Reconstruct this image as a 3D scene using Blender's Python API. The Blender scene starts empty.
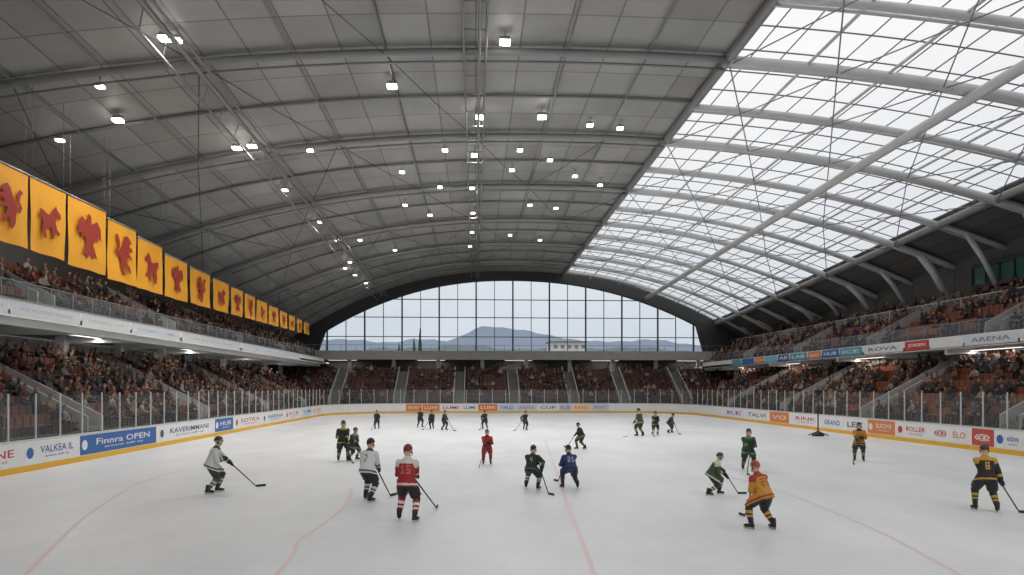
import bpy, math, random
import numpy as np
from mathutils import Vector, Matrix
random.seed(7); np.random.seed(7)
sc=bpy.context.scene
sc.view_settings.view_transform='Standard'

# ---------------------------------------------------------------- camera maths
F=700.0; H=3.2; HY=387.0; TH=math.atan(37/700)
ST,CT=math.sin(TH),math.cos(TH)
def ray(x,y):
    u=(x-512)/F; w=(HY-y)/F
    return Vector((ST+u*CT, CT-u*ST, w))
def ground(x,y):
    d=F*H/(y-HY); r=ray(x,y); return Vector((r.x*d,r.y*d,0)),d
def Yat(x,X):
    r=ray(x,HY); return X*r.y/r.x
cam=bpy.data.cameras.new('camera'); cam.sensor_width=36; cam.lens=F/1024*36
cam.shift_y=(HY-287.5)/1024; cam.clip_end=6000
co=bpy.data.objects.new('camera',cam); sc.collection.objects.link(co)
co.location=(0,0,H); co.rotation_euler=(math.pi/2,0,-TH); sc.camera=co

# ---------------------------------------------------------------- materials
def lin(c):
    c=c/255.0
    return c/12.92 if c<=0.04045 else ((c+0.055)/1.055)**2.4
def C(r,g,b): return (lin(r),lin(g),lin(b),1)
MC={}
def pmat(name,col,rough=0.6,metal=0.0,noise=0.08,scale=2.0,emit=0):
    key=name
    if key in MC: return MC[key]
    m=bpy.data.materials.new(name); m.use_nodes=True; nt=m.node_tree
    b=nt.nodes['Principled BSDF']; b.inputs['Roughness'].default_value=rough; b.inputs['Metallic'].default_value=metal
    tc=nt.nodes.new('ShaderNodeTexCoord'); n=nt.nodes.new('ShaderNodeTexNoise'); n.inputs['Scale'].default_value=scale; n.inputs['Detail'].default_value=4
    nt.links.new(tc.outputs['Object'],n.inputs['Vector'])
    mx=nt.nodes.new('ShaderNodeMix'); mx.data_type='RGBA'
    mx.inputs[6].default_value=tuple(min(1,c*(1-noise)) for c in col[:3])+(1,)
    mx.inputs[7].default_value=tuple(min(1,c*(1+noise)) for c in col[:3])+(1,)
    nt.links.new(n.outputs['Fac'],mx.inputs[0]); nt.links.new(mx.outputs[2],b.inputs['Base Color'])
    if emit:
        nt.links.new(mx.outputs[2],b.inputs['Emission Color']); b.inputs['Emission Strength'].default_value=emit
    MC[key]=m; return m
def cm(r,g,b,rough=0.6,metal=0): return pmat('paint_%d_%d_%d'%(r,g,b),C(r,g,b),rough,metal)
def glassmat(name,tcol,gl=0.08,dif=0.0,dcol=(0.8,0.8,0.8,1)):
    m=bpy.data.materials.new(name); m.use_nodes=True; nt=m.node_tree; nt.nodes.clear()
    o=nt.nodes.new('ShaderNodeOutputMaterial'); t=nt.nodes.new('ShaderNodeBsdfTransparent'); g=nt.nodes.new('ShaderNodeBsdfGlossy')
    t.inputs['Color'].default_value=tcol; g.inputs['Roughness'].default_value=0.15
    tc=nt.nodes.new('ShaderNodeTexCoord'); n=nt.nodes.new('ShaderNodeTexNoise'); n.inputs['Scale'].default_value=0.25
    nt.links.new(tc.outputs['Object'],n.inputs['Vector'])
    mt=nt.nodes.new('ShaderNodeMath'); mt.operation='MULTIPLY'; mt.inputs[1].default_value=gl*2
    nt.links.new(n.outputs['Fac'],mt.inputs[0])
    mx=nt.nodes.new('ShaderNodeMixShader'); nt.links.new(mt.outputs[0],mx.inputs[0]); nt.links.new(t.outputs[0],mx.inputs[1]); nt.links.new(g.outputs[0],mx.inputs[2])
    last=mx
    if dif>0:
        d=nt.nodes.new('ShaderNodeBsdfDiffuse'); d.inputs['Color'].default_value=dcol
        m2=nt.nodes.new('ShaderNodeMixShader'); m2.inputs[0].default_value=dif
        nt.links.new(mx.outputs[0],m2.inputs[1]); nt.links.new(d.outputs[0],m2.inputs[2]); last=m2
    nt.links.new(last.outputs[0],o.inputs['Surface']); return m

def panelmat(name,col,px,py,lw=0.02,var=0.12,dark=0.35,rough=0.55):
    m=bpy.data.materials.new(name); m.use_nodes=True; nt=m.node_tree; b=nt.nodes['Principled BSDF']; b.inputs['Roughness'].default_value=rough
    L=nt.links.new
    def M(op,a,bv=None,c=None):
        n=nt.nodes.new('ShaderNodeMath'); n.operation=op
        for i,x in enumerate((a,bv,c)):
            if x is None: continue
            if isinstance(x,(int,float)): n.inputs[i].default_value=x
            else: L(x,n.inputs[i])
        return n.outputs[0]
    tc=nt.nodes.new('ShaderNodeTexCoord'); sp=nt.nodes.new('ShaderNodeSeparateXYZ'); L(tc.outputs['Object'],sp.inputs[0])
    xs=M('DIVIDE',sp.outputs[0],px); ys=M('DIVIDE',sp.outputs[1],py)
    fx=M('FRACT',M('ADD',xs,100.0)); fy=M('FRACT',M('ADD',ys,100.0))
    line=M('MAXIMUM',M('LESS_THAN',fx,lw/px),M('LESS_THAN',fy,lw/py))
    cb=nt.nodes.new('ShaderNodeCombineXYZ'); L(M('FLOOR',xs),cb.inputs[0]); L(M('FLOOR',ys),cb.inputs[1])
    wn=nt.nodes.new('ShaderNodeTexWhiteNoise'); L(cb.outputs[0],wn.inputs['Vector'])
    no=nt.nodes.new('ShaderNodeTexNoise'); no.inputs['Scale'].default_value=0.35; no.inputs['Detail'].default_value=6; L(tc.outputs['Object'],no.inputs['Vector'])
    v=M('ADD',M('MULTIPLY',M('SUBTRACT',wn.outputs['Value'],0.5),var),M('MULTIPLY',M('SUBTRACT',no.outputs['Fac'],0.5),0.5))
    v=M('ADD',v,1.0); v=M('MULTIPLY',v,M('SUBTRACT',1.0,M('MULTIPLY',line,1-dark)))
    vm=nt.nodes.new('ShaderNodeVectorMath'); vm.operation='SCALE'; vm.inputs[0].default_value=col[:3]; L(v,vm.inputs['Scale'])
    L(vm.outputs[0],b.inputs['Base Color']); return m

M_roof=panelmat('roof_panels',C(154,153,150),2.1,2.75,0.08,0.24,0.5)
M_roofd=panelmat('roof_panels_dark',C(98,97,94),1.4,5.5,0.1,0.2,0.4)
M_conc=pmat('concrete',C(162,160,156),0.8,0,0.15,0.8)
M_concd=pmat('concrete_dark',C(72,68,65),0.85,0,0.2,0.8)
M_aisle=pmat('concrete_stair',C(112,109,106),0.85,0,0.2,0.8)
M_white=pmat('white_paint',C(225,225,222),0.5,0,0.04,1)
M_steel=pmat('steel_grey',C(140,139,137),0.45,0.2,0.1,1)
M_steeld=pmat('steel_dark',C(62,62,62),0.5,0.2,0.1,1)
M_bar=pmat('glazing_bar_grey',C(118,120,121),0.5,0.1,0.1,1)
M_steell=pmat('steel_light',C(198,198,197),0.45,0.1,0.08,1)
M_yel=pmat('kick_plate_yellow',C(222,170,40),0.5,0,0.05,1)
M_lamp=pmat('lamp_lens',C(255,252,245),0.4,0,0.0,1,emit=22)
M_lampS=pmat('lamp_lens_soft',C(255,252,245),0.4,0,0.0,1,emit=9)
M_lampT=pmat('fill_tube_lens',C(255,250,240),0.4,0,0.0,1,emit=1.5)
M_black=pmat('black_plastic',C(22,22,24),0.5,0,0.1,3)
M_seat=pmat('seat_plastic',C(98,54,42),0.5,0,0.35,0.9)
M_seatf=pmat('seat_plastic_maroon',C(86,48,42),0.5,0,0.3,0.9)
M_seatr=pmat('seat_plastic_orange',C(130,76,54),0.5,0,0.35,0.9)
M_blade=pmat('blade_steel',C(200,200,205),0.25,0.9,0.02,3)
M_eye=pmat('eye_dark',C(20,15,12),0.3,0,0,3)

# ---------------------------------------------------------------- mesh builder
class MB:
    def __init__(s): s.v=[];s.f=[];s.m=[];s.s=[]
    def add(s,vs,fs,mat=0,smooth=False):
        o=len(s.v); s.v.extend([tuple(v) for v in vs])
        for f in fs: s.f.append(tuple(i+o for i in f)); s.m.append(mat); s.s.append(smooth)
    def box(s,x0,x1,y0,y1,z0,z1,mat=0,M=None):
        vs=[(x,y,z) for z in (z0,z1) for y in (y0,y1) for x in (x0,x1)]
        if M is not None: vs=[M@Vector(v) for v in vs]
        s.add(vs,[(0,2,3,1),(4,5,7,6),(0,1,5,4),(2,6,7,3),(0,4,6,2),(1,3,7,5)],mat)
    def tube(s,pts,rad,mat=0,n=8,smooth=True,ry=None,ref=None):
        pts=[Vector(p) for p in pts]
        if isinstance(rad,(int,float)): rad=[rad]*len(pts)
        if ry is None: ry=rad
        elif isinstance(ry,(int,float)): ry=[ry]*len(pts)
        vs=[];fs=[]
        prev=Vector(ref) if ref is not None else None
        for i,p in enumerate(pts):
            t=(pts[min(i+1,len(pts)-1)]-pts[max(i-1,0)])
            if t.length<1e-9: t=Vector((0,0,1))
            t.normalize()
            if prev is None:
                prev=Vector((1,0,0)) if abs(t.x)<0.8 else Vector((0,1,0))
            a=prev-t*prev.dot(t)
            if a.length<1e-6: a=Vector((0,1,0))-t*t.y
            a.normalize(); b=t.cross(a); prev=a
            for k in range(n):
                th=2*math.pi*k/n
                vs.append(p+a*(math.cos(th)*rad[i])+b*(math.sin(th)*ry[i]))
        for i in range(len(pts)-1):
            for k in range(n):
                k2=(k+1)%n; fs.append((i*n+k,i*n+k2,(i+1)*n+k2,(i+1)*n+k))
        fs.append(tuple(reversed(range(n)))); fs.append(tuple((len(pts)-1)*n+k for k in range(n)))
        s.add(vs,fs,mat,smooth)
    def ell(s,c,r,mat=0,R=None,nu=12,nv=8,smooth=True,zmin=None):
        c=Vector(c)
        if isinstance(r,(int,float)): r=(r,r,r)
        vs=[Vector((0,0,-1))]
        for i in range(1,nv):
            ph=-math.pi/2+math.pi*i/nv
            for k in range(nu):
                th=2*math.pi*k/nu; vs.append(Vector((math.cos(ph)*math.cos(th),math.cos(ph)*math.sin(th),math.sin(ph))))
        vs.append(Vector((0,0,1)))
        fs=[]
        for k in range(nu): fs.append((0,1+(k+1)%nu,1+k))
        for i in range(nv-2):
            for k in range(nu):
                a=1+i*nu+k;b=1+i*nu+(k+1)%nu; fs.append((a,b,b+nu,a+nu))
        t=len(vs)-1
        for k in range(nu): fs.append((1+(nv-2)*nu+k,1+(nv-2)*nu+(k+1)%nu,t))
        if zmin is not None:
            fs=[f for f in fs if all(vs[i].z>=zmin+ (0.25*vs[i].y) for i in f)]
        out=[]
        for v in vs:
            w=Vector((v.x*r[0],v.y*r[1],v.z*r[2]))
            if R is not None: w=R@w
            out.append(c+w)
        s.add(out,fs,mat,smooth)
    def mesh(s,name,mats):
        me=bpy.data.meshes.new(name); me.from_pydata(s.v,[],s.f)
        for m in mats: me.materials.append(m)
        me.polygons.foreach_set('material_index',s.m); me.polygons.foreach_set('use_smooth',s.s); me.update(); return me
    def obj(s,name,mats,parent=None):
        o=bpy.data.objects.new(name,s.mesh(name,mats)); sc.collection.objects.link(o)
        if parent: o.parent=parent
        return o

TX={}
def textmesh(body):
    if body in TX: return TX[body]
    cu=bpy.data.curves.new('t','FONT'); cu.body=body; cu.size=1; cu.resolution_u=2; cu.offset=0.012
    o=bpy.data.objects.new('t',cu); sc.collection.objects.link(o); bpy.context.view_layer.update()
    me=bpy.data.meshes.new_from_object(o.evaluated_get(bpy.context.evaluated_depsgraph_get()))
    vs=[v.co.copy() for v in me.vertices]; fs=[tuple(p.vertices) for p in me.polygons]
    bpy.data.objects.remove(o); bpy.data.meshes.remove(me)
    x0=min(v.x for v in vs);x1=max(v.x for v in vs);y0=min(v.y for v in vs);y1=max(v.y for v in vs)
    vs=[((v.x-x0)/(x1-x0)-.5,(v.y-y0)/(y1-y0)-.5) for v in vs]
    TX[body]=(vs,fs); return TX[body]
def addtext(mb,body,c,ex,w,h,mat,off=0.0):
    vs,fs=textmesh(body); c=Vector(c); ex=Vector(ex)
    mb.add([c+ex*(v[0]*w)+Vector((0,0,v[1]*h)) for v in vs],fs,mat)

# ---------------------------------------------------------------- dimensions
XL,XR,YE=-16.9,25.3,86.0
RL,RR=-26.0,39.0
Y0,YW=-12.0,98.0
APEX=19.4
def interp(x,xs,ys): return float(np.interp(x,xs,ys))
def zsL(y): return interp(y,[20,33,45,56,98],[17.4,16.4,15,14,9.4])
def zsR(y): return interp(y,[20,43,93,98],[15.8,14.4,9.8,9.6])
def roof(x,y):
    if x<5: t=(5-x)/31; return APEX-(APEX-zsL(y))*t**2.2
    t=(x-5)/34; return APEX-(APEX-zsR(y))*t**2.2

# ---------------------------------------------------------------- roof
def sheet(name,x0,x1,nx,mats,thick=0):
    mb=MB(); ys=np.linspace(Y0,YW,45); xs=np.linspace(x0,x1,nx)
    vs=[(x,y,roof(x,y)) for y in ys for x in xs]; fs=[]
    for j in range(len(ys)-1):
        for i in range(nx-1): a=j*nx+i; fs.append((a,a+1,a+1+nx,a+nx))
    mb.add(vs,fs,0,True)
    if thick:
        mb.add([(x,y,z+thick) for x,y,z in vs],[tuple(reversed(f)) for f in fs],0,True)
    return mb.obj(name,mats)
SK0,SK1=12.2,34.0
CEIL=sheet('ceiling',RL,SK0,40,[M_roof],0.3)
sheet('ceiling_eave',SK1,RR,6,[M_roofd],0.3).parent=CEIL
M_sky=glassmat('skylight_glazing',(0.97,0.975,0.98,1),0.03,0.12,(0.92,0.92,0.92,1))
WSK=sheet('window_2',SK0,SK1,24,[M_sky])

def arc(y,x0,x1,drop,n=30): return [(x,y,roof(x,y)-drop) for x in np.linspace(x0,x1,n)]
mb=MB()
for y in np.arange(0,97,11):
    mb.tube(arc(y,RL,SK0,0.36,34),0.18,0,8)
    mb.tube(arc(y+.7,RL,SK0,0.5,34),0.06,0,6)
for y in np.arange(5.5,97,11):
    mb.tube(arc(y,RL,SK0,0.15,34),0.09,0,6)
for y in np.arange(0,97,5.5):
    big=(round(y/5.5)%2==0)
    mb.tube(arc(y,SK0,RR,0.42,30),0.27 if big else .2,1,8)
    mb.tube(arc(y+.55,SK0,37,0.42,24),0.08,1,6)
    mb.tube([(36.0,y,roof(36.0,y)-.4),(37.2,y,(roof(36,y)+10.6)/2),(38.6,y,10.1)],[.32,.3,.26] if big else [.22,.2,.18],1,8)
mb.obj('roof_arch_ribs',[M_steel,M_steell],CEIL)
mb=MB()
def longi(x,drop,r,mat,y0=Y0,y1=97,n=8): mb.tube([(x,y,roof(x,y)-drop) for y in np.linspace(y0,y1,24)],r,mat,n)
longi(-12.7,0.75,0.12,0); longi(-12.0,1.15,0.06,0); longi(-13.4,1.15,.06,0)
for y in np.arange(Y0,96,2.2):
    for x in (-12.0,-13.4): mb.tube([(-12.7,y,roof(-12.7,y)-.75),(x,y+1.1,roof(x,y)-1.15)],.025,0,4)
longi(24,1.0,0.28,1); longi(SK0,0.25,0.25,0); longi(SK1,0.35,0.3,0)
for x in (-21,-17,-8.5,-4.2,4.4,8.3): longi(x,0.2,0.045,0,n=5)
for x in (16,20,28,31): longi(x,0.3,0.08,1,n=5)
mb.obj('roof_purlins',[M_steel,M_steell],CEIL)
mb=MB()
for dx in (-0.5,0.5):
    for dr in (0.35,0.95): mb.tube([(0+dx,y,roof(0,y)-dr) for y in (Y0,97)],0.045,0,6)
y=Y0
while y<96:
    for dx in (-.5,.5): mb.tube([(dx,y,roof(0,y)-.35),(dx,y+1.1,roof(0,y)-.95),(dx,y+2.2,roof(0,y)-.35)],0.025,0,4)
    mb.tube([(-.5,y,roof(0,y)-.95),(.5,y,roof(0,y)-.95)],0.025,0,4); y+=2.2
mb.tube([(0.2,Y0,roof(0,0)-.9),(0.2,97,roof(0,97)-.9)],.07,0,6)
mb.obj('roof_catwalk_truss',[M_steel],CEIL)
mb=MB()
for x in np.arange(SK0+1.1,SK1,1.45): mb.tube([(x,y,roof(x,y)-.06) for y in np.linspace(Y0,97,20)],0.04,0,4,False)
for y in np.arange(Y0+.5,97,2.2): mb.tube(arc(y,SK0,SK1,0.06,20),0.04,0,4,False)
mb.obj('glazing_bars',[M_bar],WSK)
mb=MB(); xs=[RL+1,-21,-17,-12.7,-8.5,-4.2,0,4.2,8.3,SK0]
for y in np.arange(0,88,11):
    for i in range(len(xs)-1):
        if random.random()<.4: continue
        a,b=(xs[i],xs[i+1]) if (i+int(y/11))%2==0 else (xs[i+1],xs[i])
        P=Vector((a,y,roof(a,y)-.45)); Q=Vector((b,y+11,roof(b,y+11)-.45)); mid=(P+Q)/2; mid.z-=0.12
        mb.tube([P,mid,Q],0.024,0,4)
xs=[SK0,17.5,22.8,28,SK1]
for y in np.arange(0,88,11):
    for i in range(len(xs)-1):
        for a,b in ((xs[i],xs[i+1]),(xs[i+1],xs[i])):
            mb.tube([(a,y,roof(a,y)-.6),((a+b)/2,y+5.5,roof((a+b)/2,y+5.5)-.6),(b,y+11,roof(b,y+11)-.6)],0.035,1,4)
mb.obj('roof_bracing_rods',[M_steeld,M_steel],CEIL)

# ---------------------------------------------------------------- floodlights
def hit(x,y,drop):
    r=ray(x,y)
    for d in np.arange(8,100,0.25):
        P=Vector((0,0,H))+r*d
        if not(RL<P.x<RR): return None
        if P.z>roof(P.x,P.y)-drop: return P
    return None
lampsB=[(165,38),(505,42),(392,86),(480,117),(237,148),(252,146),(118,120),(475,155),(542,117)]
lampsS=[(590,125),(620,128),(402,172),(472,188),(440,187),(575,176),(530,205),(556,208),(285,190),(60,140),(350,262),(337,240),(473,213),(472,232),(405,205),(366,283),(470,246),(550,160),(100,86),(512,170),(430,215),(600,185),(320,222),(360,240),(355,275),(395,250),(510,235),(540,240),(177,40),(345,268),(445,150),(310,150),(520,150)]
def lamp(P,s,mat,spot):
    mb=MB()
    x,y=P.x,P.y; top=roof(x,y); z=P.z
    mb.box(x-.3*s,x+.3*s,y-.24*s,y+.24*s,z+.03,z+.14*s,0)
    mb.box(x-.29*s,x+.29*s,y-.23*s,y+.23*s,z-.08,z+.035,1)
    mb.box(x-.3*s,x-.27*s,y-.02,y+.02,z+.14*s,z+.3*s,0); mb.box(x+.27*s,x+.3*s,y-.02,y+.02,z+.14*s,z+.3*s,0)
    mb.box(x-.3*s,x+.3*s,y-.02,y+.02,z+.3*s,z+.33*s,0)
    mb.tube([(x,y,z+.32*s),(x,y,top-.02)],0.02,0,6)
    for k in range(5): mb.box(x-.25*s+k*.12*s,x-.22*s+k*.12*s,y-.2*s,y+.2*s,z+.14*s,z+.2*s,0)
    o=mb.obj('arena_floodlight',[M_steel,mat])
    if spot:
        l=bpy.data.lights.new('floodlight_spot','SPOT'); l.energy=spot; l.spot_size=math.radians(150); l.spot_blend=0.6; l.shadow_soft_size=0.5; l.color=(1,.98,.945)
        lo=bpy.data.objects.new('floodlight_spot',l); sc.collection.objects.link(lo); lo.location=(x,y,z-.2); lo.parent=o
for p in lampsB:
    P=hit(p[0],p[1],0.6)
    if P: lamp(P,.8,M_lamp,920)
for i,p in enumerate(lampsS):
    P=hit(p[0],p[1],0.55)
    if P: lamp(P,0.6,M_lampS,630)
for x in (-10,5,18):
    for y in (2,14): lamp(Vector((x,y,roof(x,y)-.9)),1.0,M_lamp,920)

# ---------------------------------------------------------------- ice + boards
def corner_path():
    pts=[]; R=8.0
    y=Y0
    while y<YE-R: pts.append((XL,y)); y+=2
    for a in np.linspace(180,90,10): pts.append((XL+R+R*math.cos(math.radians(a)),YE-R+R*math.sin(math.radians(a))))
    for x in np.arange(XL+R+2,XR-R,2): pts.append((x,YE))
    for a in np.linspace(90,0,10): pts.append((XR-R+R*math.cos(math.radians(a)),YE-R+R*math.sin(math.radians(a))))
    y=YE-R-2
    while y>Y0: pts.append((XR,y)); y-=2
    pts.append((XR,Y0)); return pts
PATH=corner_path()
def normals(P):
    out=[]
    for i in range(len(P)):
        a=P[max(i-1,0)]; b=P[min(i+1,len(P)-1)]; t=Vector((b[0]-a[0],b[1]-a[1])).normalized()
        out.append(Vector((t.y,-t.x)))
    return out
NRM=normals(PATH)
def strip(mb,z0,z1,oi,oo,mat):
    vs=[];fs=[]
    for (x,y),n in zip(PATH,NRM):
        for off,z in ((oi,z0),(oi,z1),(-oo,z1),(-oo,z0)): vs.append((x+n.x*off,y+n.y*off,z))
    for i in range(len(PATH)-1):
        for k in range(4): fs.append((i*4+k,(i+1)*4+k,(i+1)*4+(k+1)%4,i*4+(k+1)%4))
    mb.add(vs,fs,mat)
mi=bpy.data.materials.new('ice'); mi.use_nodes=True; nt=mi.node_tree; b=nt.nodes['Principled BSDF']
tc=nt.nodes.new('ShaderNodeTexCoord'); n1=nt.nodes.new('ShaderNodeTexNoise'); n1.inputs['Scale'].default_value=0.22; n1.inputs['Detail'].default_value=10; n1.inputs['Roughness'].default_value=.65
mp=nt.nodes.new('ShaderNodeMapping'); mp.inputs['Scale'].default_value=(1,0.5,1); nt.links.new(tc.outputs['Object'],mp.inputs['Vector']); nt.links.new(mp.outputs[0],n1.inputs['Vector'])
cr=nt.nodes.new('ShaderNodeValToRGB'); cr.color_ramp.elements[0].position=.35; cr.color_ramp.elements[0].color=C(213,215,218); cr.color_ramp.elements[1].position=.65; cr.color_ramp.elements[1].color=C(232,233,235)
nt.links.new(n1.outputs['Fac'],cr.inputs[0])
n2=nt.nodes.new('ShaderNodeTexNoise'); n2.inputs['Scale'].default_value=3; n2.inputs['Detail'].default_value=8; n2.inputs['Distortion'].default_value=2
nt.links.new(tc.outputs['Object'],n2.inputs['Vector'])
mr=nt.nodes.new('ShaderNodeMapRange'); mr.inputs[3].default_value=.25; mr.inputs[4].default_value=.5; nt.links.new(n2.outputs['Fac'],mr.inputs[0]); nt.links.new(mr.outputs[0],b.inputs['Roughness'])
nt.links.new(cr.outputs[0],b.inputs['Base Color']); b.inputs['Specular IOR Level'].default_value=.25
mb=MB(); mb.add([(x,y,0) for x,y in PATH],[tuple(reversed(range(len(PATH))))],0); mb.obj('ice_rink_surface',[mi])
mb=MB(); mb.box(-32,44,Y0-2,YW+1,-.4,-.03,0); mb.obj('floor',[M_conc])
M_lr=pmat('ice_line_red',C(221,199,200),.5,0,.03,1); M_lb=pmat('ice_line_blue',C(205,210,220),.5,0,.05,1)
def line(pts,w,mat):
    P=[ground(*p)[0] for p in pts]; mb=MB(); vs=[];fs=[]
    Q=[]
    for i in range(len(P)-1):
        for k in range(8):
            t=k/8; p0=P[max(i-1,0)];p1=P[i];p2=P[i+1];p3=P[min(i+2,len(P)-1)]
            Q.append(.5*((2*p1)+(-p0+p2)*t+(2*p0-5*p1+4*p2-p3)*t*t+(-p0+3*p1-3*p2+p3)*t**3))
    Q.append(P[-1])
    for i,p in enumerate(Q):
        t=(Q[min(i+1,len(Q)-1)]-Q[max(i-1,0)]).normalized(); n=Vector((t.y,-t.x,0))*w/2
        if i==0: n*=.2
        vs+= [p+n+Vector((0,0,.004)),p-n+Vector((0,0,.004))]
    for i in range(len(Q)-1): fs.append((2*i,2*i+1,2*i+3,2*i+2))
    mb.add(vs,fs); mb.obj('ice_marking_line',[mat])
line([(545,440),(556,470),(566,500),(578,530),(600,590)],.09,M_lr)
line([(352,488),(346,505),(322,525),(299,541),(292,556),(262,592)],.09,M_lr)
line([(185,470),(140,483),(92,512),(55,545),(10,592)],.09,M_lr)
line([(700,470),(770,488),(838,514),(900,542),(990,592)],.09,M_lr)
line([(380,458),(560,452),(760,459)],.16,M_lb)

mb=MB()
strip(mb,-.03,.22,.03,.05,1); strip(mb,.2,1.14,0,.12,0); strip(mb,1.13,1.2,.02,.14,2)
amats=[M_white,M_yel,M_steell]; aidx={}
def AM(c):
    if c not in aidx: aidx[c]=len(amats); amats.append(cm(*c))
    return aidx[c]
RED=(185,60,52);BLU=(50,98,160);NAVY=(72,80,115);WHT=(222,222,221);ORG=(214,125,66);DK=(70,70,78);TEAL=(80,150,165);YEL=(230,190,80)
def ad(side,a,b,bg,txt,fg,z0=.26,z1=1.1,X=None,mbx=None,th=.5,sub=False):
    m_=mbx or mb
    lo,hi=min(a,b),max(a,b); W=hi-lo; Hh=z1-z0
    if side=='L':
        x=(XL if X is None else X); m_.box(x,x+.012,lo,hi,z0,z1,AM(bg)); c=Vector((x+.018,(a+b)/2,(z0+z1)/2)); ex=Vector((0,1,0))
    elif side=='R':
        x=(XR if X is None else X); m_.box(x-.012,x,lo,hi,z0,z1,AM(bg)); c=Vector((x-.018,(a+b)/2,(z0+z1)/2)); ex=Vector((0,-1,0))
    else:
        y=(YE if X is None else X); m_.box(lo,hi,y-.012,y,z0,z1,AM(bg)); c=Vector(((a+b)/2,y-.018,(z0+z1)/2)); ex=Vector((1,0,0))
    if txt:
        if sub and W>1.6:
            # round logo, headline, small second line
            lc=c-ex*(W*.5-Hh*.4); r=Hh*.26
            m_.add([lc+ex*(r*math.cos(t_))+Vector((0,0,r*math.sin(t_))) for t_ in np.linspace(0,2*math.pi,17)[:-1]],[tuple(range(16))],AM(fg if bg==WHT else WHT))
            cc=c+ex*(Hh*.3); wd=W-Hh*1.1
            addtext(m_,txt,cc+Vector((0,0,Hh*.1)),ex,wd*.82,Hh*.34,AM(fg))
            addtext(m_,'areena talli oy',cc-Vector((0,0,Hh*.24)),ex,wd*.6,Hh*.14,AM(fg))
        else: addtext(m_,txt,c,ex,W*.74,Hh*th*.85,AM(fg))
for x0,x1,bg,t,fg in [(-60,22,WHT,'ELAINE',RED),(24,79,WHT,'VALKEA IL',BLU),(80,156,BLU,'Finnra OPEN',WHT),(159,213,WHT,'KAVERIMMANI',NAVY),(215,233,BLU,'HUB',WHT),(235,262,WHT,'SOTKA',RED),(263,285,WHT,'ARENA',NAVY),(286,300,WHT,'ICE',RED),(301,312,(200,215,230),'LUMI',NAVY),(313,322,WHT,'HK',ORG)]:
    a,b_=Yat(x0,XL),Yat(x1,XL); ad('L',a,b_,bg,t,fg,sub=True)
for x0,x1,bg,t,fg in [(1090,1026,WHT,'NORDIC',RED),(1024,995,WHT,'edova',BLU),(994,972,(190,75,62),'@',WHT),(968,951,WHT,'ELO',ORG),(950,932,WHT,'@',RED),(930,897,WHT,'ROLLER',RED),(895,868,ORG,'SUOMI',WHT),(866,845,WHT,'LEX',DK),(843,822,WHT,'GRAND',BLU),(820,790,(225,225,230),'RINK',RED),(789,770,ORG,'VO',WHT),(769,745,WHT,'TALVI',NAVY),(744,725,(210,220,235),'KE',RED)]:
    ad('R',Yat(x0,XR),Yat(x1,XR),bg,t,fg,sub=(x0-x1>26))
rr=random.Random(3); x=XL+8.5
words=['ARENA','HOKI','SPORT','TALO','ICE','CITY','RADIO','LUMI','NORD','CUP']
while x<XR-9.5:
    w=rr.uniform(1.6,3.2); bg=rr.choice([WHT,WHT,WHT,WHT,ORG,(235,205,165),(190,205,225)]); fg=rr.choice([RED,BLU,DK,ORG]) if bg!=ORG else WHT
    ad('F',x,x+w-.1,bg,rr.choice(words),fg); x+=w
mb.obj('rink_boards',amats)
M_gl=glassmat('rink_glass',(0.93,0.96,0.95,1),0.04,0.04,(0.85,0.88,0.88,1))
mb=MB(); vs=[];fs=[]
for (x,y),n in zip(PATH,NRM): vs+=[(x-n.x*.06,y-n.y*.06,1.2),(x-n.x*.06,y-n.y*.06,2.85)]
for i in range(len(PATH)-1): fs.append((2*i,2*i+2,2*i+3,2*i+1))
mb.add(vs,fs,0)
acc=0
for i in range(len(PATH)-1):
    a=Vector(PATH[i]);b_=Vector(PATH[i+1]);L=(b_-a).length; t=(b_-a).normalized() if L>0 else Vector((0,1)); n=NRM[i]
    while acc<L:
        p=a+t*acc-n*.06; mb.box(p.x-.025,p.x+.025,p.y-.025,p.y+.025,1.2,2.95,1); acc+=1.6
    acc-=L
mb.obj('rink_glass_barrier',[M_gl,M_steell])

# ---------------------------------------------------------------- body remesh helper
def remesh(mb,vox,smooth_it=2,dec=None):
    me=mb.mesh('tmp',[]); o=bpy.data.objects.new('tmp',me); sc.collection.objects.link(o)
    r=o.modifiers.new('r','REMESH'); r.mode='VOXEL'; r.voxel_size=vox; r.use_smooth_shade=True
    s=o.modifiers.new('s','SMOOTH'); s.factor=.5; s.iterations=smooth_it
    if dec: d=o.modifiers.new('d','DECIMATE'); d.ratio=dec
    bpy.context.view_layer.update()
    e=bpy.data.meshes.new_from_object(o.evaluated_get(bpy.context.evaluated_depsgraph_get()))
    V=np.array([v.co[:] for v in e.vertices]); Fs=[tuple(p.vertices) for p in e.polygons]
    bpy.data.objects.remove(o); bpy.data.meshes.remove(me); bpy.data.meshes.remove(e)
    return V,Fs
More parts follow.
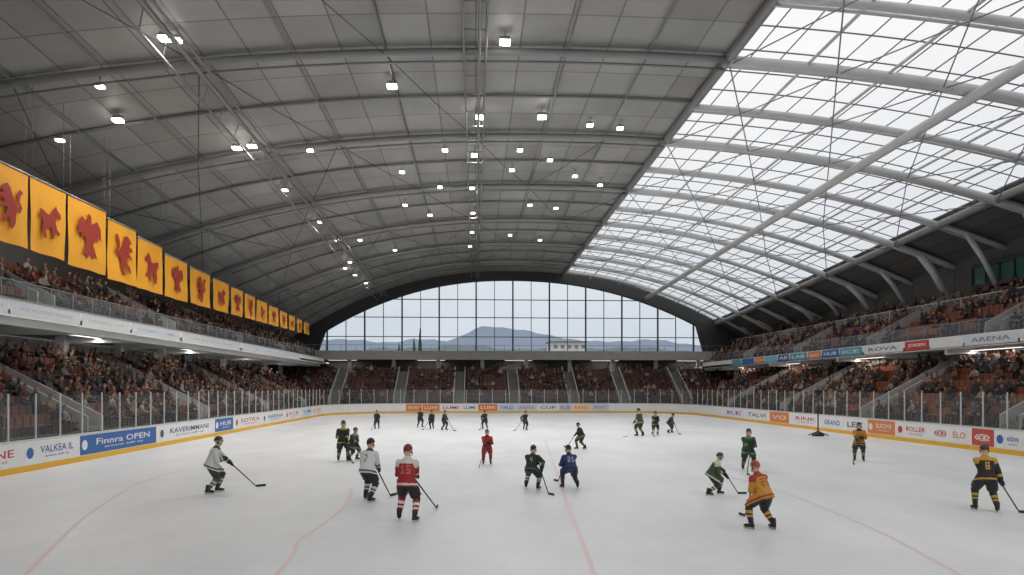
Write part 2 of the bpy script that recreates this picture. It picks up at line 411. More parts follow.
# ---------------------------------------------------------------- spectators
def spect(pose):
    mb=MB()
    if pose==0:
        hz=.5; sh=(0,.0,1.0); arms=[(-.2,0,.98),(-.25,.08,.75),(-.1,.32,.68)]; kn=(.13,.42,.5); ft=(.14,.45,.06)
    elif pose==1:
        hz=.5; sh=(0,.18,.95); arms=[(-.2,.18,.93),(-.24,.25,.68),(-.06,.45,.62)]; kn=(.15,.42,.5); ft=(.12,.38,.06)
    else:
        hz=.92; sh=(0,0,1.42); arms=[(-.2,0,1.4),(-.26,.0,1.12),(-.2,.18,.95)]; kn=(.11,.03,.5); ft=(.12,0,.06)
    sh=Vector(sh)
    mb.tube([(0,0,hz-.08),(0,0,hz+.1),(0,sh.y*.6,hz+.28),(0,sh.y,sh.z),(0,sh.y,sh.z+.08)],[.17,.18,.19,.21,.08],0,8,ry=[.12,.13,.13,.12,.07])
    mb.tube([(0,sh.y,sh.z),(0,sh.y+.03,sh.z+.2)],.06,0,6)
    hc=Vector((0,sh.y+.05,sh.z+.28)); mb.ell(hc,(.09,.11,.13),0,nu=8,nv=6)
    for s_ in (-1,1):
        mb.tube([(a[0]*s_*-1,a[1],a[2]) for a in arms],[.07,.06,.045],0,6)
        a=arms[-1]; mb.ell((a[0]*s_*-1,a[1]+.03,a[2]),.055,0,nu=6,nv=4)
        mb.tube([(.1*s_,0,hz),(kn[0]*s_,kn[1],kn[2]),(ft[0]*s_,ft[1],ft[2])],[.1,.08,.055],0,6)
        mb.tube([(ft[0]*s_,ft[1]-.04,.05),(ft[0]*s_,ft[1]+.18,.04)],[.05,.04],0,6)
    V,Fs=remesh(mb,.04,1,.35)
    part=np.zeros(len(V),int)
    hd=np.linalg.norm((V-np.array(hc))/np.array([.12,.15,.17]),axis=1)
    part[V[:,2]<hz+.08]=1
    if pose<2: part[(V[:,2]<.66)&(V[:,1]>.1)]=1
    ha=np.array(arms[-1]); 
    for s_ in (-1,1):
        dd=np.linalg.norm(V-np.array([ha[0]*s_*-1,ha[1]+.03,ha[2]]),axis=1); part[dd<.08]=2
    part[(hd<1)]=2; part[(hd<1)&((V[:,2]>hc.z+.05)|(V[:,1]<hc.y-.03))]=3
    part[V[:,2]<.1]=4
    return V,Fs,part
SP=[spect(0),spect(1),spect(2)]
topc=[(30,30,35),(45,40,42),(25,28,45),(84,44,34),(105,58,42),(74,56,44),(125,118,110),(55,58,64),(102,78,52),(140,128,118),(35,35,35),(68,34,32),(50,42,36),(40,38,40),(60,46,38)]
def crowd(name,places):
    Vs=[];Fs=[];Cs=[];off=0
    for (p,ang) in places:
        r_=random.random(); V,F_,part=SP[0 if r_<.6 else (1 if r_<.94 else 2)]
        c,s_=math.cos(ang),math.sin(ang); k=random.uniform(.92,1.06)
        W=V*k; X=W[:,0]*c-W[:,1]*s_+p[0]; Y=W[:,0]*s_+W[:,1]*c+p[1]; Z=W[:,2]+p[2]
        Vs.append(np.stack([X,Y,Z],1)); Fs.extend([tuple(i+off for i in f) for f in F_]); off+=len(V)
        pal=np.array([C(*random.choice(topc)),C(*random.choice([(30,32,45),(25,25,28),(60,52,45)])),C(*random.choice([(170,130,108),(150,110,88),(105,72,56)])),C(*random.choice([(40,28,20),(20,18,18),(90,64,42),(78,74,72),(90,40,32)])),C(25,25,25)])
        Cs.append(pal[part])
    me=bpy.data.meshes.new(name); me.from_pydata(np.concatenate(Vs).tolist(),[],Fs); 
    at=me.color_attributes.new('Col','FLOAT_COLOR','POINT'); at.data.foreach_set('color',np.concatenate(Cs).astype(np.float32).ravel())
    me.polygons.foreach_set('use_smooth',[True]*len(me.polygons)); me.materials.append(M_crowd); me.update()
    o=bpy.data.objects.new(name,me); sc.collection.objects.link(o); return o
M_crowd=bpy.data.materials.new('crowd_clothes'); M_crowd.use_nodes=True
at=M_crowd.node_tree.nodes.new('ShaderNodeAttribute'); at.attribute_name='Col'; bb=M_crowd.node_tree.nodes['Principled BSDF']; bb.inputs['Roughness'].default_value=.8
M_crowd.node_tree.links.new(at.outputs['Color'],bb.inputs['Base Color'])

# ---------------------------------------------------------------- stands
def stand(side,u0,z0,nrow,dep,rise,s0,s1,density,aisles,seatmat,full=True,wallmat=None):
    def Mp(u,s,z):
        return (-u,s,z) if side=='L' else ((u,s,z) if side=='R' else (s,u,z))
    mb=MB()
    prof=[(u0,z0-.25 if not full else -.03),(u0,z0)]
    for i in range(nrow):
        u=u0+i*dep; z=z0+i*rise
        prof+= [(u+dep,z),(u+dep,z+rise)]
    ue=u0+nrow*dep+.1
    prof+=[(ue,z0+nrow*rise),(ue,z0+nrow*rise-.4 if not full else -.03)]
    vs=[Mp(u,s0,z) for u,z in prof]+[Mp(u,s1,z) for u,z in prof]; n=len(prof)
    fs=[(i,(i+1)%n,n+(i+1)%n,n+i) for i in range(n)]+[tuple(range(n)),tuple(range(2*n-1,n-1,-1))]
    mb.add(vs,fs,0); G=mb.obj('grandstand',[M_concd])
    sb=MB(); pl=[]
    for i in range(nrow):
        u=u0+(i+1)*dep-.42; z=z0+i*rise
        s=s0+.3
        while s<s1-.3:
            if min(abs(s-a) for a in aisles)>.8:
                def bx(ua,ub,sa,sb_,za,zb):
                    A=Mp(ua,sa,za);B=Mp(ub,sb_,zb); sb.box(min(A[0],B[0]),max(A[0],B[0]),min(A[1],B[1]),max(A[1],B[1]),za,zb,0)
                bx(u,u+.34,s-.22,s+.22,z+.4,z+.45); bx(u+.33,u+.38,s-.22,s+.22,z+.42,z+.85); bx(u+.14,u+.2,s-.04,s+.04,z,z+.4)
                dn=density*(1.0 if math.sin(s*.35+i*.7)>-.5 else .45)
                if random.random()<dn:
                    ang={'L':-math.pi/2,'R':math.pi/2,'F':math.pi}[side]+random.uniform(-.4,.4)
                    P=Mp(u+.12,s,z); pl.append((P,ang))
            s+=.52
    sb.obj('stadium_seats',[seatmat],G)
    if pl: crowd('spectator_crowd',pl)
    ab=MB(); N=nrow
    for a in aisles:
        for w in (-.66,.66):
            A=[Mp(u0,a+w-.06,z0-.1),Mp(u0+N*dep,a+w-.06,z0+N*rise-.1),Mp(u0+N*dep,a+w-.06,z0+N*rise+.7),Mp(u0,a+w-.06,z0+.7)]
            B=[Mp(u0,a+w+.06,z0-.1),Mp(u0+N*dep,a+w+.06,z0+N*rise-.1),Mp(u0+N*dep,a+w+.06,z0+N*rise+.7),Mp(u0,a+w+.06,z0+.7)]
            ab.add(A+B,[(0,1,2,3),(7,6,5,4),(0,4,5,1),(1,5,6,2),(2,6,7,3),(3,7,4,0)],0)
        for i in range(N*2):
            u=u0+i*dep/2; A=Mp(u,a-.58,0);B=Mp(u+dep/2,a+.58,0); z=z0+i*rise/2
            ab.box(min(A[0],B[0]),max(A[0],B[0]),min(A[1],B[1]),max(A[1],B[1]),z-.1,z+rise/2-.02,1)
    ab.obj('stair_aisles',[wallmat or M_conc,M_aisle],G)
    return G
GL=stand('L',18.4,1.1,9,.8,.42,Y0,86,.62,[8,21,35,49,63,77],M_seat)
GLU=stand('L',20.7,7.0,6,.8,.42,Y0,94,.55,[8,21,35,49,63,77],M_seat,False)
GR=stand('R',27.0,1.1,9,.8,.42,Y0,86,.58,[6,20,34,47,60,73],M_seatr)
GRU=stand('R',31.5,6.5,8,.85,.45,Y0,94,.4,[13,27,41,54,67,80],M_seatr,False)
GF=stand('F',87.8,1.1,10,.72,.42,-25,35,.5,[-17.5,-9.5,-2,5,12.5,19,27],M_seatf,True,M_conc)

mb=MB()
mb.box(-30,-20.0,Y0,YW-.4,6.35,6.55,0); mb.box(-20.25,-20.0,Y0,94,6.25,7.0,1); mb.box(-20.25,-19.95,Y0,94,7.0,7.06,2); mb.box(-20.9,-20.5,Y0,94,5.95,6.36,1)
for y in np.arange(3,96,7):
    mb.box(-25.9,-25.4,y-.25,y+.25,4.9,6.4,1); mb.box(-26.0,-20.9,y-.14,y+.14,5.95,6.36,1)
BL=mb.obj('balcony',[M_conc,M_white,M_steel])
mb=MB()
mb.box(31.0,38.9,Y0,YW-.4,5.75,6.0,0); mb.box(31.0,31.25,Y0,94,5.7,6.5,0)
for y in np.arange(3,96,7):
    mb.box(34.5,34.9,y-.25,y+.25,4.6,5.8,0); mb.box(31.3,36,y-.14,y+.14,5.4,5.76,0)
BR=mb.obj('balcony',[M_white])
def ribbon(side,X,z0,z1,segs,par,th):
    mbx=MB()
    for (a,b_,bg,t,fg) in segs: ad(side,a,b_,bg,t,fg,z0,z1,X,mbx,th)
    return mbx.obj('advertising_ribbon',amats,par)
segs=[]
for x0,x1,bg,t,fg in [(1100,1020,WHT,'NORTH ICE',NAVY),(1018,965,(215,218,222),'ARENA',(120,125,145)),(963,930,WHT,'',RED),(929,905,RED,'JOKERI',WHT),(903,864,WHT,'ROVA',NAVY),(862,840,TEAL,'ICE',WHT),(839,822,BLU,'HUB',WHT),(821,808,ORG,'GO',WHT),(807,790,TEAL,'LAB',WHT),(789,778,BLU,'AB',WHT),(777,765,(120,180,200),'',WHT),(764,755,ORG,'O',WHT),(754,742,BLU,'',WHT),(741,732,TEAL,'',WHT)]:
    segs.append((Yat(x0,31.0),Yat(x1,31.0),bg,t,fg))
ribbon('R',31.0,5.8,6.45,segs,BR,.5)
segs=[]
for x0,x1,bg,t,fg in [(-40,8,(208,211,214),'HELSINKI',(175,182,192)),(10,80,(206,208,212),'ICE HOCKEY FINALS',(172,178,190)),(82,130,(211,212,213),'NORDIC CUP',(182,184,190)),(132,180,(203,208,213),'LUMI LUMI',(175,183,193)),(182,240,(208,208,210),'ARENA',(178,180,186)),(242,300,(205,208,212),'TALVI',(176,180,188))]:
    segs.append((Yat(x0,-20),Yat(x1,-20),bg,t,fg))
ribbon('L',-20.0,6.35,6.95,segs,BL,.3)

mb=MB(); mb.box(-28.4,-28.2,Y0,YW-.4,-.03,6.3,0)
for y in np.arange(5,94,7): mb.box(-28.22,-28.12,y,y+2.4,4.3,5.8,1)
mb.obj('wall_concourse_left',[M_white,M_concd])
mb=MB(); mb.box(36.5,36.7,Y0,YW-.4,-.03,5.7,0)
for y in np.arange(5,94,7): mb.box(36.4,36.52,y,y+2.4,4.4,5.5,1)
mb.obj('wall_concourse_right',[M_white,M_concd])
def filltube(x,y,z,lx,ly,e,par):
    mb=MB(); mb.box(x-lx/2,x+lx/2,y-ly/2,y+ly/2,z,z+.08,0); mb.box(x-lx/2*.92,x+lx/2*.92,y-ly/2*.97,y+ly/2*.97,z-.03,z+.01,1)
    o=mb.obj('fill_tube_light',[M_white,M_lampT],par)
    l=bpy.data.lights.new('fill_tube_glow','AREA'); l.shape='RECTANGLE'; l.size=max(lx,.2); l.size_y=max(ly,.2); l.energy=e; l.color=(1,.96,.9)
    lo=bpy.data.objects.new('fill_tube_glow',l); sc.collection.objects.link(lo); lo.location=(x,y,z-.06); lo.parent=o
for y in np.arange(16,96,13.5): filltube(-23.4,y,6.24,.25,5,70,BL); filltube(33.0,y,5.62,.25,5,62,BR)  # added to brighten the balcony undersides, which other light hardly reaches
ys=np.linspace(Y0,YW,30)
mb=MB(); n=len(ys)
mb.add([(RL,y,6.4) for y in ys]+[(RL,y,roof(RL,y)+.1) for y in ys],[(i,i+1,n+i+1,n+i) for i in range(n-1)]); mb.obj('wall_left',[M_concd])
mb=MB()
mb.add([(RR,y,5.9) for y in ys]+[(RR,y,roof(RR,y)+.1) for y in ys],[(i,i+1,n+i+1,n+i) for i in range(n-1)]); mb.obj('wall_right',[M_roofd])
mb=MB(); ya,yb=38,52
mb.box(38.2,38.9,ya,yb,10.7,11.0,0); mb.box(38.2,38.9,ya,yb,12.3,12.6,0); mb.box(38.35,38.4,ya,yb,11.0,12.3,1)
for y in np.arange(ya,yb+.1,1.4): mb.box(38.2,38.42,y-.06,y+.06,11.0,12.3,0)
mb.obj('window_3',[M_steeld,pmat('green_glass',C(60,100,88),.15,.1,.4,.6)])
M_rg=glassmat('railing_glass',(0.9,0.93,0.93,1),.05,.05)
for X,z,par in ((-20.35,7.0,BL),(31.35,6.5,BR)):
    mb=MB(); mb.add([(X,Y0,z),(X,94,z),(X,94,z+.9),(X,Y0,z+.9)],[(0,1,2,3)],0)
    mb.box(X-.02,X+.02,Y0,94,z+.9,z+.93,1)
    for y in np.arange(Y0,94,1.8): mb.box(X-.02,X+.02,y-.02,y+.02,z-.1,z+.9,1)
    mb.obj('balcony_railing',[M_rg,M_steel],par)
mb=MB()
mb.add([(35.6,Y0,8.8),(35.6,94,8.8),(35.6,94,9.7),(35.6,Y0,9.7)],[(0,1,2,3)],0); mb.box(35.57,35.63,Y0,94,9.68,9.73,1)
for y in np.arange(Y0,94,2.2): mb.box(35.58,35.62,y-.02,y+.02,8.6,9.7,1)
mb.obj('tier_railing',[M_rg,M_steell],BR)

# ---------------------------------------------------------------- far end wall with arched window
WB=8.0; WX0,WX1=-20.8,32.3
def wt(x): return roof(x,YW)-(1.2+0.7*abs((x-5)/27)**2)
mb=MB(); xs=np.linspace(RL,RR,60)
vs=[];fs=[]
for x in xs:
    top=roof(x,YW)+.2; bot=max(WB,wt(x)) if WX0<x<WX1 else WB
    vs+=[(x,YW-.3,bot),(x,YW-.3,top),(x,YW+.2,top),(x,YW+.2,bot)]
for i in range(len(xs)-1):
    for k in range(4): fs.append((i*4+k,(i+1)*4+k,(i+1)*4+(k+1)%4,i*4+(k+1)%4))
mb.add(vs,fs,0); mb.box(RL-3,RR+3,YW-.3,YW+.2,-.03,WB,1)
for x in np.arange(-22,38,5.5): mb.box(x,x+2.2,YW-.36,YW-.28,5.5,6.7,0)
mb.obj('wall_far',[M_steeld,M_concd])
mb=MB()
mb.box(RL+.1,RR-.1,95.2,YW-.4,7.0,WB,0); mb.box(RL+.1,RR-.1,95.0,95.25,6.9,8.1,0)
for x in np.arange(-20,35,2): mb.box(x-.02,x+.02,95.05,95.1,8.0,8.9,1)
mb.box(RL+.1,RR-.1,95.05,95.1,8.85,8.9,1)
for x in np.arange(-17,34,6): mb.box(x-.25,x+.25,95.6,96,5.2,7.1,0)
GA=mb.obj('gallery',[M_conc,M_steel])
for x in (-18,-6,6,18,30): filltube(x,96.4,6.85,4,.25,60,GA)  # more added fill, to lift the dark space under the gallery
g=MB(); xs=np.linspace(WX0,WX1,40); vs=[];fs=[]
for x in xs: vs+=[(x,YW,WB),(x,YW,max(WB+.01,wt(x)+.1))]
for i in range(39): fs.append((2*i,2*i+2,2*i+3,2*i+1))
g.add(vs,fs,0); wf=g.obj('window_1',[glassmat('window_glass',(0.93,0.96,0.98,1),.04,.03)])
g=MB(); i=0
for x in np.arange(WX0+.4,WX1,2.57):
    w=.1 if i%2==0 else .04; i+=1
    if wt(x)>WB+.3: g.box(x-w,x+w,YW-.15,YW+.1,WB,wt(x)+.1,0)
for z in (10.2,12.9,15.4):
    X=[x for x in xs if wt(x)>z]
    if X: g.box(X[0],X[-1],YW-.12,YW+.08,z-.05,z+.05,0)
pts=[(x,YW-.1,wt(x)) for x in xs]; g.tube(pts,.18,0,6)
g.obj('window_frame',[M_steeld],wf)
mb=MB(); mb.box(-900,900,YW+1,900,-4,-2.5,0); mb.obj('outdoor_ground',[pmat('field',C(95,100,85),.9,0,.3,.02)])
def mountain(name,Y,pk,base,mat,seed):
    mb=MB(); xs=np.linspace(-420,460,110); rows=8; vs=[];fs=[]
    def hgt(x):
        s_=sum(a*math.exp(-((x-c)/w)**2) for c,a,w in pk); return base+s_+.8*math.sin(x*.09+seed)+.8*math.sin(x*.23)
    for j in range(rows):
        t=j/(rows-1)
        for x in xs: vs.append((x,Y-(1-t)*150,-3+(hgt(x)+3)*t**1.2))
    n=len(xs)
    for j in range(rows-1):
        for i in range(n-1): a=j*n+i; fs.append((a,a+1,a+1+n,a+n))
    mb.add(vs,fs,0,True); mb.obj(name,[mat])
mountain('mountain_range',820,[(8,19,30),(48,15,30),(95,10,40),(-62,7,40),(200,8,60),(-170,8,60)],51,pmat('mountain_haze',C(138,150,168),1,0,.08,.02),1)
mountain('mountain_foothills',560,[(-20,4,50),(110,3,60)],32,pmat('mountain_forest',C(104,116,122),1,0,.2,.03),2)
tr=pmat('conifer_foliage',C(48,62,50),.9,0,.4,2)
def conifer(x,h,Y):
    mb=MB(); mb.tube([(x,Y,-2.5),(x,Y,h*.4)],.25,1,6)
    zz=[-1+ (h+1)*k/9 for k in range(10)]; 
    pts=[];rad=[]
    for k in range(9):
        pts+= [(x,Y,zz[k]),(x,Y,zz[k]+.05)]; rad+=[(1.35*(1-k/9.5))*(.7),(1.35*(1-k/9.5))]
    pts.append((x,Y,h)); rad.append(.03); mb.tube(pts,rad,0,9,False); mb.obj('conifer_tree',[tr,pmat('bark',C(70,50,40))])
def xp(px,d): r=ray(px,HY); return r.x/r.y*d
conifer(xp(420,122),13.4,122); conifer(xp(414,122),11.8,122); conifer(xp(399,124),11,124)
mb=MB(); xa,xb=xp(550,150),xp(586,150)
mb.box(xa,xb,150,156,-2.5,12.9,0); mb.box(xa-.4,xb+.4,149.5,156.5,12.9,13.1,1)
for k in range(5): mb.box(xa+.8+k*1.5,xa+1.6+k*1.5,149.95,150.02,11.5,12.3,1)
mb.obj('outdoor_building',[M_white,M_steel])

# ---------------------------------------------------------------- banners
M_by=pmat('banner_cloth',C(226,156,32),.75,0,.08,.8); M_br=pmat('banner_emblem',C(150,42,24),.7,0,.05,1)
EM=[[(.28,.93),(.18,.87),(.10,.82),(.20,.78),(.24,.72),(.08,.70),(.04,.62),(.22,.61),(.30,.56),(.12,.50),(.08,.41),(.26,.46),(.38,.44),(.34,.32),(.20,.24),(.14,.12),(.26,.10),(.34,.20),(.46,.26),(.50,.16),(.42,.04),(.56,.02),(.66,.14),(.68,.32),(.72,.44),(.84,.40),(.92,.54),(.82,.66),(.86,.80),(.96,.88),(.82,.92),(.72,.78),(.72,.66),(.80,.54),(.74,.52),(.64,.64),(.54,.76),(.48,.88),(.38,.96)],
    [(.48,.95),(.38,.9),(.44,.84),(.42,.76),(.2,.86),(.06,.74),(.04,.5),(.16,.56),(.2,.44),(.3,.5),(.36,.38),(.26,.22),(.2,.12),(.34,.16),(.4,.08),(.5,.2),(.6,.08),(.66,.16),(.8,.12),(.74,.22),(.64,.38),(.7,.5),(.8,.44),(.84,.56),(.96,.5),(.94,.74),(.8,.86),(.58,.76),(.56,.84),(.56,.92)],
    [(.10,.72),(.06,.62),(.18,.60),(.26,.66),(.30,.52),(.24,.36),(.12,.30),(.16,.22),(.32,.28),(.36,.14),(.46,.12),(.46,.34),(.62,.34),(.70,.26),(.66,.10),(.78,.10),(.84,.28),(.80,.44),(.86,.56),(.96,.50),(.92,.70),(.78,.68),(.60,.62),(.46,.64),(.42,.76),(.28,.88),(.24,.80)]]
edges=[(-52,-14),(-12,28),(30,66),(68,106),(108,136),(138,162),(165,187),(190,210),(213,229),(231,243),(245,255),(257,267),(269,278),(280,287),(289,295),(297,302),(304,309)]
BX=-21.0+.6
for i,(a,b_) in enumerate(edges):
    ya,yb=Yat(a,BX),Yat(b_,BX); ym=(ya+yb)/2
    zt=interp(ym,[25,38,50,85],[12.9,12.9,11.9,11.0]); zb=interp(ym,[25,36,40,50,85],[9.5,9.5,9.25,9.2,9.6])
    mb=MB(); nx,nz=10,10; vs=[];fs=[]
    def wave(u,v): return .06*math.sin(u*9+i)*(1-v)+.03*math.sin(v*7+i*2)*(1-v)
    for q in range(nz+1):
        for p in range(nx+1):
            u,v=p/nx,q/nz; vs.append((BX+wave(u,v),ya+(yb-ya)*u,zb+(zt-zb)*v))
    for q in range(nz):
        for p in range(nx): k=q*(nx+1)+p; fs.append((k,k+1,k+nx+2,k+nx+1))
    mb.add(vs,fs,0,True)
    mb.tube([(BX,ya-.05,zt),(BX,yb+.05,zt)],.05,2,6)
    for yy in (ya+.2,yb-.2): mb.tube([(BX,yy,zt),(BX,yy,roof(BX,yy)-.02)],.01,2,4)
    o=mb.obj('hanging_banner',[M_by,M_br,M_steel])
    eb=MB(); em=EM[(i*2+1)%3]; s=.6*min(abs(yb-ya),zt-zb*1.0); cy=ym; cz=(zt+zb)/2-.05
    flip=1 if i%2 else -1
    eb.add([(BX+.1,cy+(ex-.5)*s*1.15*flip,cz+(ez-.5)*s*1.3) for ex,ez in em],[tuple(range(len(em)))],0)
    eb.obj('emblem',[M_br],o)

# ---------------------------------------------------------------- players
def ik(a,b,l1,l2,pole):
    a=Vector(a);b=Vector(b); d=b-a; L=min(d.length,(l1+l2)*.998); n=d.normalized(); b=a+n*L
    x=(l1*l1-l2*l2+L*L)/(2*L); h=math.sqrt(max(l1*l1-x*x,1e-6)); p=Vector(pole); p=p-n*p.dot(n); p.normalize()
    return a+n*x+p*h,b
FONT={'0':['111','101','101','101','111'],'1':['010','110','010','010','111'],'2':['111','001','111','100','111'],'3':['111','001','111','001','111'],'4':['101','101','111','001','001'],'5':['111','100','111','001','111'],'7':['111','001','001','010','010'],'8':['111','101','111','101','111'],'9':['111','101','111','001','111']}
def player(px,py,hpx,head,blade=None,lean=.35,crouch=.1,stride=.15,width=.05,jer=(30,30,30),trim=(230,230,230),pants=(25,25,28),sock=(30,30,30),sock2=(220,220,220),helm=(25,25,28),num=None,numc=None,stickc=(30,30,30),near=True,yoke=False,headturn=0,glove=(25,25,28)):
    pos,d=ground(px,py)
    hr=math.radians(head); fw=Vector((math.sin(hr),math.cos(hr),0)); rt=Vector((math.cos(hr),-math.sin(hr),0))
    hz=.97-crouch
    P=Vector((0,-.25*crouch-.12*lean,hz))
    u=Vector((0,math.sin(lean),math.cos(lean)))
    chest=P+u*.4; nb=P+u*.51; hu=Vector((0,math.sin(lean*.45),math.cos(lean*.45))); hc=nb+hu*.19+Vector((0,.02,0))
    vox=.014 if near else .026
    raw=hc.z+.16; s=(hpx*d/700)/raw; s=max(.82,min(1.12,s))
    body=MB(); segs=[]
    def seg(a,b_,ra,rb,part): segs.append((np.array(a),np.array(b_),ra,rb,part))
    tp=[P-u*.13,P-u*.05,P+u*.1,P+u*.27,chest+u*.02,nb-u*.03,nb+u*.035]
    body.tube(tp,[.222,.222,.2,.208,.222,.15,.085],0,20,ry=[.178,.178,.155,.155,.148,.115,.08],ref=(1,0,0))
    seg(P,chest,.17,.18,0); seg(chest,nb,.17,.08,0)
    body.tube([nb-u*.04,nb+hu*.1],[.075,.065],0,10); seg(nb+hu*.05,hc,.06,.1,5)
    ha=math.radians(headturn); RH=Matrix.Rotation(ha,3,'Z')@Matrix.Rotation(-lean*.15,3,'X')
    HS=1.07
    def hp(x,y,z): return hc+RH@Vector((x*HS,y*HS,z*HS))
    body.ell(hc,(.078*HS,.098*HS,.118*HS),0,RH,14,10); body.ell(hp(0,.045,-.07),(.05,.05,.045),0,RH); body.ell(hp(0,.1,-.015),(.015,.025,.03),0,RH,8,6)
    for sd in (-1,1): body.ell(hp(.08*sd,-.005,-.01),(.014,.022,.032),0,RH,8,6)
    seg(hc,hc+Vector((0,0,.02)),.11,.11,5)
    feet={}
    for sd,fy in ((-1,stride),(1,-stride)):
        hip=P+Vector((.1*sd,0,-.02)); an=Vector(((.13+width)*sd,fy,.15))
        if (an-hip).length>.86: an=hip+(an-hip).normalized()*.86
        kn,an=ik(hip,an,.45,.43,(0.15*sd,1,0))
        hem=hip.lerp(kn,.86)
        body.tube([P+Vector((.06*sd,0,0)),hip,hip.lerp(kn,.5),hem,hem.lerp(kn,.2)],[.12,.14,.142,.13,.1],0,14)
        body.tube([hem,kn,kn.lerp(an,.3),kn.lerp(an,.65),an],[.088,.094,.09,.074,.058],0,12)
        body.ell(kn+Vector((0,.03,0)),(.068,.053,.078),0,None,10,8)
        seg(hip,hem,.15,.12,2); seg(hem,an,.085,.055,3)
        feet[sd]=an
    if blade:
        bp,_=ground(*blade); w=(bp-pos)/s; B=Vector((w.dot(rt),w.dot(fw),.03))
    else: B=Vector((.35,1.1,.03))
    side=1 if B.x>=0 else -1
    ang=math.atan2(B.x,B.y)
    if abs(ang)>1.9: ang=math.copysign(1.9,ang)
    top=P+u*.2+Vector((-.1*side,.0,0))+Vector((math.sin(ang*.6),math.cos(ang*.6),0))*.33
    hd=Vector((B.x-top.x,B.y-top.y,0)); Lh=min(max(hd.length,.6),1.35); hd.normalize()
    B=Vector((top.x,top.y,0))+hd*Lh; B.z=.035
    sx=(B-top).normalized(); h1=top+sx*.06; h2=top+sx*.46
    hands={ -side:h1, side:h2 }
    cap=MB()
    for sd in (-1,1):
        sh=chest+u*.015+Vector((.188*sd,0,0)); tgt=hands[sd]
        el,wr=ik(sh,tgt,.31,.33,(.7*sd,-.5,-.6))
        body.ell(sh,(.1,.098,.09),0,None,12,8)
        wv=(wr-el).normalized(); wend=wr-wv*.07
        body.tube([sh,sh.lerp(el,.5),el,el.lerp(wend,.5),wend],[.096,.088,.082,.074,.06],0,10)
        seg(sh,el,.09,.075,1); seg(el,wend,.075,.055,1.5)
        ax=sx; q=wv-ax*wv.dot(ax); 
        if q.length<.1: q=Vector((0,1,0))-ax*ax.y
        q.normalize(); bb_=ax.cross(q); p=wr
        R=Matrix((ax,bb_,q)).transposed()
        cap.ell(p-q*.045,(.062,.045,.032),7,R,10,8)
        cap.tube([wend-wv*.09,wend-wv*.02,p-q*.05],[.078,.066,.045],7,10)
        for k,(off,end) in enumerate(((-.042,-20),(-.014,-45),(.014,-40),(.042,-5))):
            pts=[]
            for th in np.linspace(150,end,6):
                t_=math.radians(th); pts.append(p+ax*off+(q*math.cos(t_)+bb_*math.sin(t_))*.036)
            cap.tube(pts,[.017,.017,.016,.015,.014,.012],7,6)
        pts=[p+ax*o_+(q*math.cos(math.radians(th))+bb_*math.sin(math.radians(th)))*.038 for th,o_ in ((200,-.02),(240,-.05),(285,-.06),(320,-.055))]
        cap.tube(pts,[.02,.019,.017,.013],7,6)
    V,Fs=remesh(body,vox,2 if near else 1)
    nrmz=np.sin(V[:,2]*38+V[:,0]*21)*np.cos(V[:,0]*33-V[:,2]*17+px)*.005
    cxy=V[:,:2]-np.array([P.x,P.y]); L_=np.linalg.norm(cxy,axis=1)+1e-6
    lowz=(V[:,2]<nb.z)&(V[:,2]>.25); V[lowz,0]+=(cxy[:,0]/L_*nrmz)[lowz]; V[lowz,1]+=(cxy[:,1]/L_*nrmz)[lowz]
    Cn=np.array([V[list(f)].mean(0) for f in Fs])
    best=np.full(len(Cn),9e9); part=np.zeros(len(Cn)); tt=np.zeros(len(Cn))
    for a,b_,ra,rb,pt in segs:
        ab=b_-a; t=np.clip(((Cn-a)@ab)/(ab@ab),0,1); dd=np.linalg.norm(Cn-(a+t[:,None]*ab),axis=1)-(ra+(rb-ra)*t)
        k=dd<best; best[k]=dd[k]; part[k]=pt; tt[k]=t[k]
    mats=np.zeros(len(Cn),int)
    along=(Cn-np.array(P))@np.array(u)
    tor=(part==0)
    mats[part==2]=2
    tl=tor|(part==2)
    mats[tl&(along>-.135)]=0; mats[tl&(along<=-.135)]=2
    mats[tl&(along>-.1)&(along<-.055)]=1
    mats[tor&(along>(.4 if yoke else .475))]=1
    if yoke: mats[(part==1)&(tt<.25)]=1
    mats[(part==1.5)&(tt>.15)&(tt<.45)]=1
    mats[part==3]=3; mats[(part==3)&(((tt>.35)&(tt<.5))|((tt>.6)&(tt<.7)))]=4
    mats[part==5]=5
    if num:
        back=np.array([0,-math.cos(lean),math.sin(lean)]); rel=Cn-np.array(P); bk=rel@back
        cell=.034; W=(4*len(num)-1)*cell
        uu=(rel[:,0]+W/2)/cell; vv=(.36-along)/cell
        for i in np.where(tor&(bk>.05)&(uu>=0)&(uu<4*len(num)-1)&(vv>=0)&(vv<5*1.2))[0]:
            ci=int(uu[i]); ri=int(vv[i]/1.2)
            if ci%4<3 and FONT[num[ci//4]][ri][ci%4]=='1': mats[i]=11
    out=MB(); out.v=[tuple(v) for v in V]; out.f=list(Fs); out.m=mats.tolist(); out.s=[True]*len(Fs)
    out.add(cap.v,cap.f,7,True)
    for sd in (-1,1): out.ell(hp(.03*sd,.088,.01),(.013,.008,.008),12,RH,8,6)
    out.ell(hp(0,.093,-.055),(.024,.008,.006),13,RH,8,4)
    out.ell(hp(0,-.008,.025),(.1*HS,.125*HS,.128*HS),6,RH,18,12,True,-.12)
    out.tube([hp(-.1*1,0,-.03),hp(-.085,.03,-.1),hp(0,.07,-.13),hp(.085,.03,-.1),hp(.1,0,-.03)],.008,12,5)
    for sd in (-1,1): out.ell(hp(.09*sd,-.01,-.03),(.014,.035,.04),6,RH,8,6)
    vz=[hp(math.sin(a)*.1,math.cos(a)*.125-.005,z) for a in np.linspace(-1.1,1.1,7) for z in (.035,.018)]
    out.add(vz,[(2*i,2*i+1,2*i+3,2*i+2) for i in range(6)],12,True)
